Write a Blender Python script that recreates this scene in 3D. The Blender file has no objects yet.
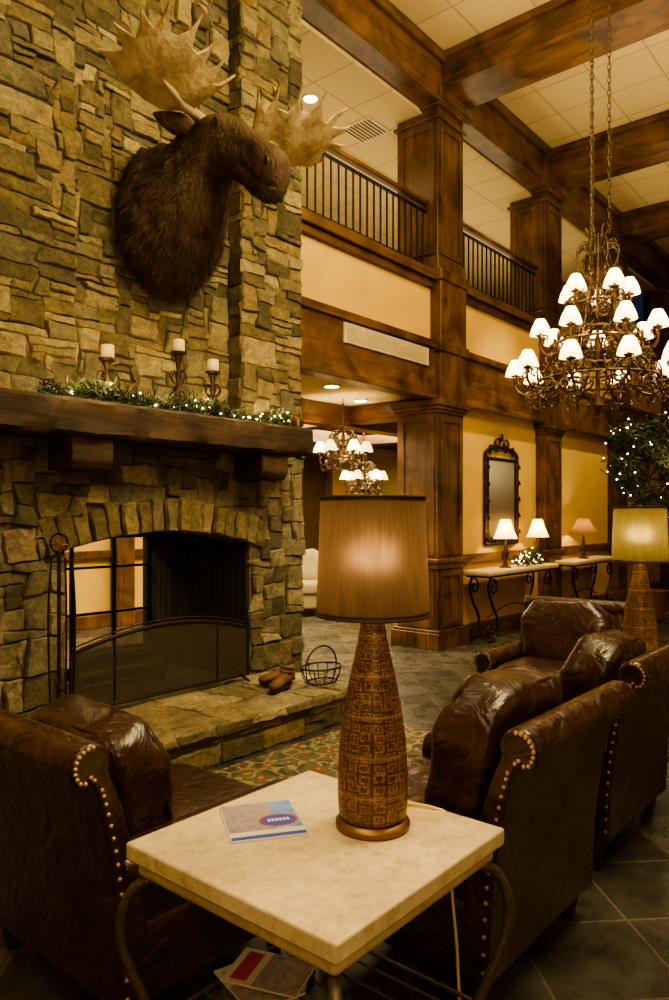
import bpy, bmesh, math, random
from mathutils import Vector, Matrix, noise
R=math.radians; PI=math.pi
rnd=random.Random(7)
SC=bpy.context.scene; COL=SC.collection

# ---------------------------------------------------------------- materials
def nt(name):
    m=bpy.data.materials.new(name); m.use_nodes=True
    n=m.node_tree; b=n.nodes['Principled BSDF']
    return m,n,b
def coords(n,scale=(1,1,1),rot=(0,0,0),kind='Object'):
    t=n.nodes.new('ShaderNodeTexCoord'); mp=n.nodes.new('ShaderNodeMapping')
    mp.inputs['Scale'].default_value=scale; mp.inputs['Rotation'].default_value=rot
    n.links.new(t.outputs[kind],mp.inputs['Vector']); return mp.outputs['Vector']
def nz(n,v,scale,detail=4,rough=.55,dist=0):
    t=n.nodes.new('ShaderNodeTexNoise'); t.inputs['Scale'].default_value=scale
    t.inputs['Detail'].default_value=detail; t.inputs['Roughness'].default_value=rough
    t.inputs['Distortion'].default_value=dist
    n.links.new(v,t.inputs['Vector']); return t.outputs['Fac']
def ramp(n,f,stops):
    r=n.nodes.new('ShaderNodeValToRGB'); e=r.color_ramp.elements
    while len(e)>1: e.remove(e[-1])
    e[0].position=stops[0][0]; e[0].color=(*stops[0][1],1)
    for p,c in stops[1:]:
        k=e.new(p); k.color=(*c,1)
    n.links.new(f,r.inputs['Fac']); return r.outputs['Color']
def bump(n,b,f,strength=.3,dist=.02,prev=None):
    k=n.nodes.new('ShaderNodeBump'); k.inputs['Strength'].default_value=strength
    k.inputs['Distance'].default_value=dist; n.links.new(f,k.inputs['Height'])
    if prev: n.links.new(prev,k.inputs['Normal'])
    if b: n.links.new(k.outputs['Normal'],b.inputs['Normal'])
    return k.outputs['Normal']
def mixc(n,f,a,b2,mode='MIX'):
    k=n.nodes.new('ShaderNodeMix'); k.data_type='RGBA'; k.blend_type=mode
    for s,v in ((k.inputs[0],f),(k.inputs[6],a),(k.inputs[7],b2)):
        if isinstance(v,(int,float)): s.default_value=v
        elif isinstance(v,tuple): s.default_value=(*v,1)
        else: n.links.new(v,s)
    return k.outputs[2]
def mat(name,c1,c2=None,rough=.5,metal=0,scale=8,stretch=(1,1,1),bs=0,bscale=None,coat=0,em=None,es=0,detail=5,dist=0):
    m,n,b=nt(name); b.inputs['Roughness'].default_value=rough; b.inputs['Metallic'].default_value=metal
    b.inputs['Coat Weight'].default_value=coat
    v=coords(n,stretch); f=nz(n,v,scale,detail,.6,dist)
    c2=c2 or tuple(x*.75 for x in c1)
    n.links.new(ramp(n,f,[(.3,c1),(.7,c2)]),b.inputs['Base Color'])
    if bs: bump(n,b,nz(n,v,bscale or scale*3,6),bs)
    if em: b.inputs['Emission Color'].default_value=(*em,1); b.inputs['Emission Strength'].default_value=es
    return m
def wood(name,axis,c1=(.130,.066,.023),c2=(.042,.019,.007),rg=.34,bs=.15):
    m,n,b=nt(name); s=[7,7,7]; s[axis]=.7
    v=coords(n,tuple(s)); f=nz(n,v,1.6,8,.65,1.2)
    v2=coords(n); g=nz(n,v2,2.6,4,.6,.8)
    c=ramp(n,f,[(.28,c2),(.5,c1),(.72,(c1[0]*1.5,c1[1]*1.5,c1[2]*1.4))])
    d=ramp(n,g,[(.35,(.40,.38,.36)),(.65,(1.15,1.1,1.0))])
    n.links.new(mixc(n,1.0,c,d,'MULTIPLY'),b.inputs['Base Color'])
    b.inputs['Roughness'].default_value=rg; bump(n,b,f,bs,.01); return m
M={}
M['wz']=wood('dark_wood_vertical',2); M['wx']=wood('dark_wood_along_wall',0); M['wy']=wood('dark_wood_cross',1)
M['wains']=mat('tan_plaster',(.52,.32,.10),(.42,.25,.07),.7,scale=3)
M['mantel']=wood('mantel_oak',0,(.070,.040,.020),(.018,.010,.006),.75,.7)
def stone_mat():
    m,n,b=nt('field_stone'); a=n.nodes.new('ShaderNodeAttribute'); a.attribute_name='col'
    v=coords(n); f=nz(n,v,7,9,.75,.6); g=nz(n,v,34,7,.75)
    c=ramp(n,f,[(.25,(.36,.35,.28)),(.5,(.95,.92,.80)),(.75,(1.65,1.55,1.2))])
    k=mixc(n,1.0,a.outputs['Color'],c,'MULTIPLY')
    k=mixc(n,1.0,k,ramp(n,g,[(.3,(.55,.55,.55)),(.7,(1.35,1.35,1.3))]),'MULTIPLY')
    n.links.new(k,b.inputs['Base Color']); b.inputs['Roughness'].default_value=.85
    p=bump(n,None,f,.8,.045); bump(n,b,g,.8,.016,p); return m
M['stone']=stone_mat()
M['mortar']=mat('mortar',(.15,.12,.07),(.09,.07,.04),.95,scale=20,bs=.4)
def brickish(name,c1,c2,mort,bw,bh,ms,rot=0,off=0,rough=.5,bs=.3,nsc=6,var=(.7,1.25)):
    m,n,b=nt(name); v=coords(n,rot=(0,0,rot)); t=n.nodes.new('ShaderNodeTexBrick')
    t.offset=off; t.inputs['Scale'].default_value=1; t.inputs['Brick Width'].default_value=bw
    t.inputs['Row Height'].default_value=bh; t.inputs['Mortar Size'].default_value=ms
    t.inputs['Color1'].default_value=(*c1,1); t.inputs['Color2'].default_value=(*c2,1); t.inputs['Mortar'].default_value=(*mort,1)
    n.links.new(v,t.inputs['Vector']); f=nz(n,v,nsc,7,.65,.5)
    k=mixc(n,1.0,t.outputs['Color'],ramp(n,f,[(.3,(var[0],)*3),(.7,(var[1],)*3)]),'MULTIPLY')
    n.links.new(k,b.inputs['Base Color'])
    rr=n.nodes.new('ShaderNodeMapRange'); rr.inputs[3].default_value=rough-.1; rr.inputs[4].default_value=rough+.15
    n.links.new(f,rr.inputs[0]); n.links.new(rr.outputs[0],b.inputs['Roughness'])
    inv=n.nodes.new('ShaderNodeMath'); inv.operation='SUBTRACT'; inv.inputs[0].default_value=1
    n.links.new(t.outputs['Fac'],inv.inputs[1])
    p=bump(n,None,f,bs,.01); bump(n,b,inv.outputs[0],.5,.005,p); return m
M['slate']=brickish('slate_floor',(.036,.035,.029),(.082,.076,.060),(.13,.112,.08),.41,.41,.005,R(45),0,.26,.5,5,(.4,1.55))
M['ceil']=brickish('acoustic_tile',(.58,.46,.23),(.54,.42,.21),(.38,.29,.14),.6,.6,.010,0,0,.8,.1,40,(.92,1.06))
M['sootbrick']=brickish('soot_brick',(.045,.035,.028),(.03,.024,.02),(.015,.012,.01),.22,.07,.01,0,.5,.9,.5,8)
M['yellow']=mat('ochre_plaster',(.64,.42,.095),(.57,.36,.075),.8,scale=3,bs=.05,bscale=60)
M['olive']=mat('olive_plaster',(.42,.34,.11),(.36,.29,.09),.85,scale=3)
M['cream']=mat('cream_plaster',(.68,.54,.27),(.60,.47,.21),.85,scale=3)
def leather():
    m,n,b=nt('brown_leather'); v=coords(n); f=nz(n,v,5,5,.6,.4)
    n.links.new(ramp(n,f,[(.3,(.022,.0095,.005)),(.6,(.043,.018,.009)),(.8,(.075,.033,.015))]),b.inputs['Base Color'])
    b.inputs['Roughness'].default_value=.31; b.inputs['Coat Weight'].default_value=.3; b.inputs['Coat Roughness'].default_value=.22
    w=nz(n,v,8,3,.5,1.4)
    vo=n.nodes.new('ShaderNodeTexVoronoi'); vo.inputs['Scale'].default_value=180; n.links.new(v,vo.inputs['Vector'])
    p=bump(n,None,w,.6,.034); bump(n,b,vo.outputs['Distance'],.12,.003,p); return m
M['leather']=leather()
M['brass']=mat('nailhead_brass',(.95,.70,.32),(.85,.6,.26),.35,.8)
M['foot']=mat('dark_foot_wood',(.04,.018,.009),None,.35)
M['iron']=mat('wrought_iron',(.10,.078,.055),(.16,.125,.085),.42,.6,scale=30,bs=.3)
M['blackiron']=mat('black_iron',(.012,.011,.010),(.02,.018,.016),.5,.6,scale=30)
M['darkbronze']=mat('dark_bronze',(.05,.03,.015),(.025,.015,.008),.42,.6,scale=30,bs=.3)
M['bronze']=mat('aged_bronze_iron',(.15,.105,.055),(.07,.05,.03),.42,.75,scale=25,bs=.3)
def trav():
    m,n,b=nt('travertine'); v=coords(n); f=nz(n,v,26,9,.75,0); g=nz(n,v,85,6,.75,0); h=nz(n,v,5,3,.5)
    c=ramp(n,f,[(.32,(.44,.34,.18)),(.48,(.63,.51,.30)),(.68,(.73,.61,.39))])
    c=mixc(n,1.0,c,ramp(n,g,[(.30,(.55,.50,.42)),(.42,(1,1,1)),(.8,(1.08,1.06,1.03))]),'MULTIPLY')
    c=mixc(n,1.0,c,ramp(n,h,[(.3,(.88,.86,.80)),(.7,(1.06,1.06,1.06))]),'MULTIPLY')
    n.links.new(c,b.inputs['Base Color']); b.inputs['Roughness'].default_value=.38; bump(n,b,g,.25,.004); return m
M['travertine']=trav()
M['tantrav']=mat('pale_stone_top',(.7,.57,.32),(.55,.44,.23),.4,scale=10)
M['candle']=mat('ivory_wax',(.82,.66,.34),(.76,.6,.3),.5,em=(1,.65,.25),es=.08)  # faint glow put into the wax; the candles are unlit
M['fur']=mat('moose_fur',(.042,.022,.011),(.115,.066,.032),.8,scale=14,stretch=(1,1,.35),bs=.8,bscale=60)
M['antler']=mat('antler_bone',(.56,.43,.24),(.28,.19,.09),.55,scale=9,bs=.5,bscale=25,dist=.8)
M['black']=mat('glossy_black',(.01,.008,.007),None,.3)
M['needle']=mat('pine_needles',(.022,.040,.010),(.05,.07,.018),.6,scale=20)
M['bulb']=mat('fairy_light',(1,.8,.5),None,.4,em=(1,.70,.34),es=20)
M['hotbulb']=mat('bulb_glass',(1,.8,.5),None,.4,em=(1,.66,.30),es=4)
M['white']=mat('white_enamel',(.62,.53,.36),None,.5)
M['boot']=mat('tan_suede',(.16,.07,.028),(.10,.042,.016),.7,scale=15)
M['brass2']=mat('aged_brass',(.26,.14,.05),(.15,.07,.025),.4,.6)
M['trimtan']=mat('dark_shade_trim',(.045,.022,.011),None,.6)
M['paper']=mat('paper',(.72,.68,.6),(.64,.6,.52),.5)
M['cord']=mat('gold_cord',(.85,.62,.07),(.75,.52,.05),.4)
M['mirror']=mat('mirror_glass',(.95,.90,.80),(.93,.88,.78),.35,1)
M['dusk']=mat('dusk_window_glass',(.01,.012,.02),None,.1,em=(.05,.07,.16),es=.2)
M['darkglass']=mat('dark_door_panel',(.05,.028,.012),(.08,.04,.016),.3)
M['tanfab']=mat('tan_fabric',(.30,.26,.14),(.22,.19,.10),.9,scale=12)
def shade_mat(name,col,tr,fac=.65,em=0,refr=0,rk=1.5):
    m,n,b=nt(name); v=coords(n,(1,1,.06)); f=nz(n,v,130,4,.6)
    c=ramp(n,f,[(.3,tuple(x*.75 for x in col)),(.7,col)]); n.links.new(c,b.inputs['Base Color']); b.inputs['Roughness'].default_value=.6
    t=n.nodes.new('ShaderNodeBsdfTranslucent'); n.links.new(ramp(n,f,[(.3,tuple(x*.65 for x in tr)),(.7,tr)]),t.inputs['Color'])
    mx=n.nodes.new('ShaderNodeMixShader'); mx.inputs[0].default_value=fac
    n.links.new(b.outputs[0],mx.inputs[1]); n.links.new(t.outputs[0],mx.inputs[2]); out=mx.outputs[0]
    if refr:
        rf=n.nodes.new('ShaderNodeBsdfRefraction'); rf.distribution='GGX'
        n.links.new(ramp(n,f,[(.3,tuple(min(1,x*rk*.6) for x in tr)),(.7,tuple(min(1,x*rk) for x in tr))]),rf.inputs['Color'])
        rf.inputs['IOR'].default_value=1.4; rf.inputs['Roughness'].default_value=.85
        m2=n.nodes.new('ShaderNodeMixShader'); m2.inputs[0].default_value=refr
        n.links.new(out,m2.inputs[1]); n.links.new(rf.outputs[0],m2.inputs[2]); out=m2.outputs[0]
    if em: b.inputs['Emission Color'].default_value=(*tr,1); b.inputs['Emission Strength'].default_value=em
    n.links.new(out,n.nodes['Material Output'].inputs['Surface']); return m
M['shade1']=shade_mat('copper_silk_shade',(.11,.060,.034),(.078,.049,.026),.5,0,.15,1.8)
M['shade2']=shade_mat('gold_silk_shade',(.13,.10,.03),(.12,.092,.026),.5,0,.14,1.6)
M['glass_shade']=shade_mat('frosted_glass_shade',(.9,.72,.42),(1,.70,.36),.4,4.2)
M['cream_shade']=shade_mat('cream_shade',(.8,.60,.28),(1,.69,.29),.5,1.6)
M['rose_shade']=shade_mat('tan_shade',(.14,.070,.025),(.15,.08,.026),.5,.06)
def lamp_body():
    m,n,b=nt('gilt_patterned_ceramic')
    t=n.nodes.new('ShaderNodeTexCoord'); s=n.nodes.new('ShaderNodeSeparateXYZ'); n.links.new(t.outputs['Object'],s.inputs[0])
    def mth(op,a,b2=None):
        q=n.nodes.new('ShaderNodeMath'); q.operation=op
        for i,x in enumerate((a,b2)):
            if x is None: continue
            if isinstance(x,(int,float)): q.inputs[i].default_value=x
            else: n.links.new(x,q.inputs[i])
        return q.outputs[0]
    a=mth('ARCTAN2',s.outputs[1],s.outputs[0]); am=mth('MULTIPLY',a,16/(2*PI)); zm=mth('MULTIPLY',s.outputs[2],42)
    c=n.nodes.new('ShaderNodeCombineXYZ'); n.links.new(am,c.inputs[0]); n.links.new(zm,c.inputs[1])
    vo=n.nodes.new('ShaderNodeTexVoronoi'); vo.inputs['Scale'].default_value=1.0; vo.inputs['Randomness'].default_value=.22; vo.distance='CHEBYCHEV'
    n.links.new(c.outputs[0],vo.inputs['Vector'])
    v2=n.nodes.new('ShaderNodeTexVoronoi'); v2.inputs['Scale'].default_value=2.7; v2.inputs['Randomness'].default_value=1; v2.feature='DISTANCE_TO_EDGE'; n.links.new(c.outputs[0],v2.inputs['Vector'])
    r1=ramp(n,vo.outputs['Distance'],[(.10,(1,1,1)),(.15,(.1,.1,.1)),(.21,(.1,.1,.1)),(.26,(1,1,1)),(.40,(1,1,1)),(.45,(.05,.05,.05))])
    r1=mixc(n,1.0,r1,ramp(n,v2.outputs['Distance'],[(.05,(.25,.25,.25)),(.12,(1,1,1))]),'MULTIPLY')
    band=mth('FRACT',mth('MULTIPLY',s.outputs[2],10.5))
    r2=ramp(n,band,[(.0,(.9,.9,.9)),(.05,(.9,.9,.9)),(.065,(0,0,0)),(.93,(0,0,0)),(.95,(.1,.1,.1))])
    k=mixc(n,1.0,r1,r2,'ADD'); f=nz(n,t.outputs['Object'],34,8,.8)
    col=mixc(n,k,(.095,.042,.018),(.31,.17,.062))
    col=mixc(n,1.0,col,ramp(n,f,[(.35,(.50,.48,.45)),(.62,(1.25,1.25,1.2))]),'MULTIPLY')
    n.links.new(col,b.inputs['Base Color']); b.inputs['Roughness'].default_value=.36; b.inputs['Metallic'].default_value=.2
    bump(n,b,k,.45,.0025); return m
M['lampbody']=lamp_body()
def rugmat():
    m,n,b=nt('floral_wool'); v=coords(n)
    d=n.nodes.new('ShaderNodeTexNoise'); d.inputs['Scale'].default_value=5; n.links.new(v,d.inputs['Vector'])
    vv=mixc(n,.10,v,d.outputs['Color'])
    def vor(sc,th,feat='F1'):
        o=n.nodes.new('ShaderNodeTexVoronoi'); o.inputs['Scale'].default_value=sc; o.feature=feat; n.links.new(vv,o.inputs['Vector'])
        return ramp(n,o.outputs['Distance'],[(th,(1,1,1)),(th+.04,(0,0,0))])
    base=ramp(n,nz(n,vv,7,3),[(.45,(.05,.045,.026)),(.5,(.11,.095,.05))])
    c=mixc(n,vor(10,.05,'DISTANCE_TO_EDGE'),base,(.25,.20,.10))
    c=mixc(n,vor(12,.34),c,(.075,.085,.038)); c=mixc(n,vor(12,.22),c,(.27,.22,.12)); c=mixc(n,vor(7.5,.27),c,(.17,.06,.03)); c=mixc(n,vor(7.5,.13),c,(.28,.18,.08))
    n.links.new(c,b.inputs['Base Color']); b.inputs['Roughness'].default_value=.95
    bump(n,b,nz(n,v,250,2),.4,.005); return m
M['rug']=rugmat()
def meshmat():
    m,n,b=nt('spark_mesh'); b.inputs['Base Color'].default_value=(.10,.088,.065,1); b.inputs['Metallic'].default_value=.4; b.inputs['Roughness'].default_value=.5
    v=coords(n); c=n.nodes.new('ShaderNodeTexChecker'); c.inputs['Scale'].default_value=180; n.links.new(v,c.inputs['Vector'])
    t=n.nodes.new('ShaderNodeBsdfTransparent'); mx=n.nodes.new('ShaderNodeMixShader')
    mm=n.nodes.new('ShaderNodeMath'); mm.operation='MULTIPLY_ADD'; mm.inputs[1].default_value=.25; mm.inputs[2].default_value=.38
    n.links.new(c.outputs['Fac'],mm.inputs[0]); n.links.new(mm.outputs[0],mx.inputs[0])
    n.links.new(t.outputs[0],mx.inputs[1]); n.links.new(b.outputs[0],mx.inputs[2])
    n.links.new(mx.outputs[0],n.nodes['Material Output'].inputs['Surface']); return m
M['mesh']=meshmat()
M['blue']=mat('blue_ink',(.02,.06,.38),(.03,.08,.42),.35); M['red']=mat('red_ink',(.55,.03,.02),None,.35)
M['photo']=mat('printed_photo',(.55,.34,.14),(.06,.16,.45),.3,scale=26,dist=1.5); M['sky']=mat('printed_sky',(.06,.18,.60),(.35,.45,.7),.3,scale=12,dist=1)

# ---------------------------------------------------------------- mesh building
def spl(pts,k=6):
    P=[Vector(p) for p in pts]; P=[P[0]*2-P[1]]+P+[P[-1]*2-P[-2]]; o=[]
    for i in range(1,len(P)-2):
        a,b,c,d=P[i-1:i+3]
        for j in range(k):
            t=j/k; o.append(.5*((2*b)+(c-a)*t+(2*a-5*b+4*c-d)*t*t+(3*b-a-3*c+d)*t**3))
    o.append(P[-2]); return o
def spiral(c,r0,r1,a0,a1,k=16,ax=(0,2)):
    o=[]
    for i in range(k+1):
        t=i/k; r=r0+(r1-r0)*t; a=a0+(a1-a0)*t; p=[c[0],c[1],c[2]]
        p[ax[0]]+=r*math.cos(a); p[ax[1]]+=r*math.sin(a); o.append(Vector(p))
    return o
class MB:
    def __init__(s): s.bm=bmesh.new()
    def box(s,x0,y0,z0,x1,y1,z1):
        v=[s.bm.verts.new((x,y,z)) for x in (x0,x1) for y in (y0,y1) for z in (z0,z1)]
        for q in ((0,1,3,2),(4,6,7,5),(0,4,5,1),(2,3,7,6),(0,2,6,4),(1,5,7,3)): s.bm.faces.new([v[i] for i in q])
        return s
    def loft(s,rings,cap=True,closed=False):
        V=[[s.bm.verts.new(p) for p in r] for r in rings]; n=len(V[0]); L=len(V)
        for i in range(L if closed else L-1):
            a,b=V[i],V[(i+1)%L]
            for j in range(n): s.bm.faces.new((a[j],a[(j+1)%n],b[(j+1)%n],b[j]))
        if cap and not closed: s.bm.faces.new(V[0][::-1]); s.bm.faces.new(V[-1])
        return s
    def tube(s,pts,r,seg=8,closed=False):
        P=[Vector(p) for p in pts]; n=len(P); rings=[]; nrm=None
        for i,p in enumerate(P):
            if closed: t=(P[(i+1)%n]-P[i-1])
            else: t=(P[min(i+1,n-1)]-P[max(i-1,0)])
            t=t.normalized() if t.length>1e-9 else Vector((0,0,1))
            if nrm is None:
                nrm=t.orthogonal().normalized()
            nrm=(nrm-t*nrm.dot(t)); nrm=nrm.normalized() if nrm.length>1e-6 else t.orthogonal().normalized()
            bn=t.cross(nrm); rr=r[i] if isinstance(r,(list,tuple)) else r
            rings.append([p+nrm*rr*math.cos(2*PI*j/seg)+bn*rr*math.sin(2*PI*j/seg) for j in range(seg)])
        return s.loft(rings,True,closed)
    def lathe(s,prof,seg=32,c=(0,0,0),cap=True):
        c=Vector(c)
        return s.loft([[c+Vector((r*math.cos(2*PI*j/seg),r*math.sin(2*PI*j/seg),z)) for j in range(seg)] for r,z in prof],cap)
    def prism(s,poly,axis,a,b):
        def mk(p,t):
            q=list(p); q.insert(axis,t); return q
        A=[s.bm.verts.new(mk(p,a)) for p in poly]; B=[s.bm.verts.new(mk(p,b)) for p in poly]; n=len(poly)
        s.bm.faces.new(A); s.bm.faces.new(B[::-1])
        for i in range(n): s.bm.faces.new((A[i],B[i],B[(i+1)%n],A[(i+1)%n]))
        return s
    def ball(s,c,r,u=8,v=5,sc=(1,1,1)):
        c=Vector(c); rings=[]
        for i in range(1,v):
            th=PI*i/v; rings.append([c+Vector((sc[0]*r*math.sin(th)*math.cos(2*PI*j/u),sc[1]*r*math.sin(th)*math.sin(2*PI*j/u),-sc[2]*r*math.cos(th))) for j in range(u)])
        return s.loft(rings)
    def sq(s,c,rad,e1=.4,e2=.4,u=48,v=24,Mx=None,wr=0):
        c=Vector(c); rings=[]; pw=lambda x,e: math.copysign(abs(x)**e,x)
        for i in range(1,v):
            ph=-PI/2+PI*i/v; row=[]
            for j in range(u):
                th=2*PI*j/u
                p=Vector((rad[0]*pw(math.cos(ph),e1)*pw(math.cos(th),e2),rad[1]*pw(math.cos(ph),e1)*pw(math.sin(th),e2),rad[2]*pw(math.sin(ph),e1)))
                if wr: p*=1+wr*noise.noise(p*7+c*3)
                if Mx: p=Mx@p
                row.append(c+p)
            rings.append(row)
        return s.loft(rings)
    def build(s,name,m,parent=None,smooth=True,bevel=0,ang=40,loc=None,struct=False,stuff=False):
        bmesh.ops.recalc_face_normals(s.bm,faces=s.bm.faces)
        me=bpy.data.meshes.new(name); s.bm.to_mesh(me); s.bm.free()
        me.materials.append(M[m] if isinstance(m,str) else m)
        if smooth:
            me.shade_smooth(); me.set_sharp_from_angle(angle=R(ang))
        o=bpy.data.objects.new(name,me); COL.objects.link(o)
        if parent: o.parent=parent
        if loc: o.location=loc
        if bevel:
            b=o.modifiers.new('bevel','BEVEL'); b.width=bevel; b.segments=3; b.limit_method='ANGLE'; b.harden_normals=False
        if struct: o['kind']='structure'
        if stuff: o['kind']='stuff'
        return o
def tag(o,label,cat,group=None):
    o['label']=label; o['category']=cat
    if group: o['group']=group
    return o
def thing(name,label,cat,loc=(0,0,0),rz=0,group=None):
    o=bpy.data.objects.new(name,None); COL.objects.link(o); o.location=loc; o.rotation_euler=(0,0,rz); o.empty_display_size=.1
    return tag(o,label,cat,group)
def dup(o,loc=None,rz=None,label=None,parent=None):
    c=o.copy(); COL.objects.link(c)
    if parent: c.parent=parent
    if loc: c.location=loc
    if rz is not None: c.rotation_euler=(0,0,rz)
    if label: c['label']=label
    for ch in list(o.children): dup(ch,parent=c)
    return c
def plight(loc,e,col=(1,.68,.34),r=.03,parent=None,name='bulb_light'):
    l=bpy.data.lights.new(name,'POINT'); l.energy=e; l.color=col; l.shadow_soft_size=r
    o=bpy.data.objects.new(name,l); COL.objects.link(o); o.location=loc
    if parent: o.parent=parent
    return o
def alight(loc,target,e,sx,sy,col=(1,.76,.40),spread=180):
    l=bpy.data.lights.new('area_light','AREA'); l.shape='RECTANGLE'; l.size=sx; l.size_y=sy; l.energy=e; l.color=col; l.spread=R(spread)
    o=bpy.data.objects.new('area_light',l); COL.objects.link(o); o.location=loc
    o.rotation_euler=(Vector(target)-Vector(loc)).to_track_quat('-Z','Y').to_euler(); return o
def slight(loc,target,e,ang=60,col=(1,.75,.39),r=.05,blend=.6):
    l=bpy.data.lights.new('spot_light','SPOT'); l.energy=e; l.color=col; l.spot_size=R(ang); l.spot_blend=blend; l.shadow_soft_size=r
    o=bpy.data.objects.new('spot_light',l); COL.objects.link(o); o.location=loc
    o.rotation_euler=(Vector(target)-Vector(loc)).to_track_quat('-Z','Y').to_euler(); return o

# ---------------------------------------------------------------- camera
cam=bpy.data.cameras.new('camera'); cam.lens=26.64; cam.sensor_width=36; cam.shift_y=.015; cam.clip_start=.05; cam.clip_end=100
co=bpy.data.objects.new('camera',cam); COL.objects.link(co); co.location=(0,0,1.4); co.rotation_euler=(R(90),0,R(-50)); SC.camera=co

# ---------------------------------------------------------------- room shell
XL,XR=-3,17; XC=4.29
MB().box(XL,-5,-.1,XR,9,0).build('floor','slate',smooth=False,struct=True)
MB().box(XL,-5,6.15,XR,4.3,6.25).build('ceiling','ceil',smooth=False,struct=True)
MB().box(XC,4.3,5.62,XR,8.2,5.7).build('ceiling_gallery','ceil',smooth=False,struct=True)
MB().box(XL,5.26,2.66,XC,8.2,2.76).box(XC,4.36,2.66,XR,8.2,2.76).build('ceiling_lower','cream',smooth=False,struct=True)
MB().box(XL,8.2,0,XR,8.35,5.7).build('wall_back','yellow',smooth=False,struct=True)
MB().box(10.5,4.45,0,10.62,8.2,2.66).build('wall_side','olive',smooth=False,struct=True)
MB().box(7.08,4.25,.9,16.8,4.45,2.64).build('wall_right','yellow',smooth=False,struct=True)
MB().box(XC,4.2,3.17,XR,4.34,3.86).build('wall_gallery','yellow',smooth=False,struct=True)
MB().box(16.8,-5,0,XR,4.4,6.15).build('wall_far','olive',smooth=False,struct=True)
MB().box(XL,4.2,0,1.74,4.35,6.15).build('wall_left','yellow',smooth=False,struct=True)
MB().box(XL,-5.15,0,XR,-5,6.15).build('wall_front','yellow',smooth=False,struct=True)
MB().box(XL-.15,-5,0,XL,8.2,6.15).build('wall_entry','yellow',smooth=False,struct=True)
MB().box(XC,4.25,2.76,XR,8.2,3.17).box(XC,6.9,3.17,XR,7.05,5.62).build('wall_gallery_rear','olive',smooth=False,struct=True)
tn=[0]
def trim(mb,m,bev=.01):
    tn[0]+=1; return mb.build('trim_%d'%tn[0],m,smooth=False,bevel=bev,struct=True)
trim(MB().box(XC,4.13,2.62,XR,4.36,3.17).box(XC,4.10,3.12,XR,4.2,3.2).box(XC,4.11,2.60,XR,4.2,2.66),'wx')
trim(MB().box(XC,4.12,3.84,XR,4.36,3.94).box(XC,4.16,3.76,XR,4.22,3.84),'wx')
trim(MB().box(XC,4.05,5.66,XR,4.45,6.15).box(XC,4.0,6.04,XR,4.05,6.15),'wx')
for x in (6.82,9.46,12.1,14.74,):
    trim(MB().box(x-.27,-5,5.80,x+.27,4.05,6.15).box(x-.31,-5,6.08,x+.31,4.05,6.15),'wy')
trim(MB().box(7.08,4.22,.16,16.8,4.25,.86),'wains')
trim(MB().box(7.08,4.19,.86,16.8,4.25,.96).box(7.08,4.18,0,16.8,4.25,.16),'wx')
for y in (5.5,7.0): trim(MB().box(4.4,y-.12,2.42,10.5,y+.12,2.66),'wx')
for x in (6.8,9.0): trim(MB().box(x-.12,4.45,2.46,x+.12,8.2,2.66),'wy')
trim(MB().box(5.35,8.02,0,5.6,8.2,2.66).box(3.2,8.12,.86,8.1,8.2,.96).box(3.2,8.14,0,8.1,8.2,.16),'wz')
def column(x):
    b=MB()
    def rb(z0,z1,g): b.box(x-.26-g,4.11-g,z0,x+.26+g,4.62+g,z1)
    rb(0,2.62,0); rb(0,.17,.05); rb(.17,.2,.035); rb(.84,.9,.03); rb(.9,.94,.045); rb(2.47,2.5,.02); rb(2.5,2.54,.035); rb(2.54,2.6,.055)
    b.box(x-.26,4.07,2.6,x+.26,4.4,3.95); b.box(x-.29,4.05,3.1,x+.29,4.4,3.2); b.box(x-.29,4.05,3.84,x+.29,4.4,3.95)
    rb(3.9,5.7,0); rb(3.95,4.08,.02); rb(5.52,5.56,.03); rb(5.64,5.70,.05); rb(5.70,5.80,.08)
    trim(b,'wz',.006)
    p=MB()
    for z0,z1 in ((.98,2.44),(4.12,5.48),(.22,.82)):
        for u0,u1,w0,w1 in ((-.22,-.16,z0,z1),(.16,.22,z0,z1),(-.16,.16,z0,z0+.06),(-.16,.16,z1-.06,z1)):
            p.box(x+u0,4.097,w0,x+u1,4.112,w1); p.box(x-.273,4.365+u0,w0,x-.258,4.365+u1,w1)
    trim(p,'wz',0)
for x in (6.82,9.46,12.1,14.74): column(x)
d=MB().box(8.1,8.1,0,8.25,8.2,2.35).box(9.45,8.1,0,9.6,8.2,2.35).box(8.1,8.1,2.2,9.6,8.2,2.4).box(8.8,8.12,0,8.9,8.2,2.2).build('door_1','wz',smooth=False,struct=True)
MB().box(8.25,8.15,.1,9.45,8.19,2.2).build('door_panel','darkglass',d,smooth=False)
w=MB().box(12.4,4.4,4.3,12.46,4.5,5.6).box(13.1,4.4,4.3,13.16,4.5,5.6).box(14.4,4.4,4.3,14.46,4.5,5.6).box(12.4,4.4,4.9,14.46,4.5,4.96).build('window_1','blackiron',smooth=False,struct=True)
MB().box(12.4,4.5,4.0,14.5,4.52,5.62).build('window_pane','dusk',w,smooth=False)

def railing(x0,x1,label):
    t=thing('balcony_railing',label,'railing',((x0+x1)/2,4.26,3.94),0,'gallery railings'); h=(x1-x0)/2
    MB().box(-h,-.035,.70,h,.035,.75).build('handrail','wx',t,False,.012)
    MB().box(-h,-.015,.63,h,.015,.65).box(-h,-.015,.06,h,.015,.085).build('rail_bar','blackiron',t,False)
    n=int((x1-x0)/.105); base=None
    for i in range(n):
        x=-h+(i+.5)*(2*h/n)
        if base is None:
            base=MB().tube([(0,0,0),(0,0,.64)],.011,6).build('baluster','blackiron',t); o=base
        else:
            o=base.copy(); COL.objects.link(o)
        o.location=(x,0,0)
railing(4.45,6.56,'black iron balcony railing directly beside the stone chimney')
railing(7.09,9.2,'black iron balcony railing in the second bay, between the two nearest wood columns')
railing(9.73,11.84,'far balcony railing behind the chandelier')

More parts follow.
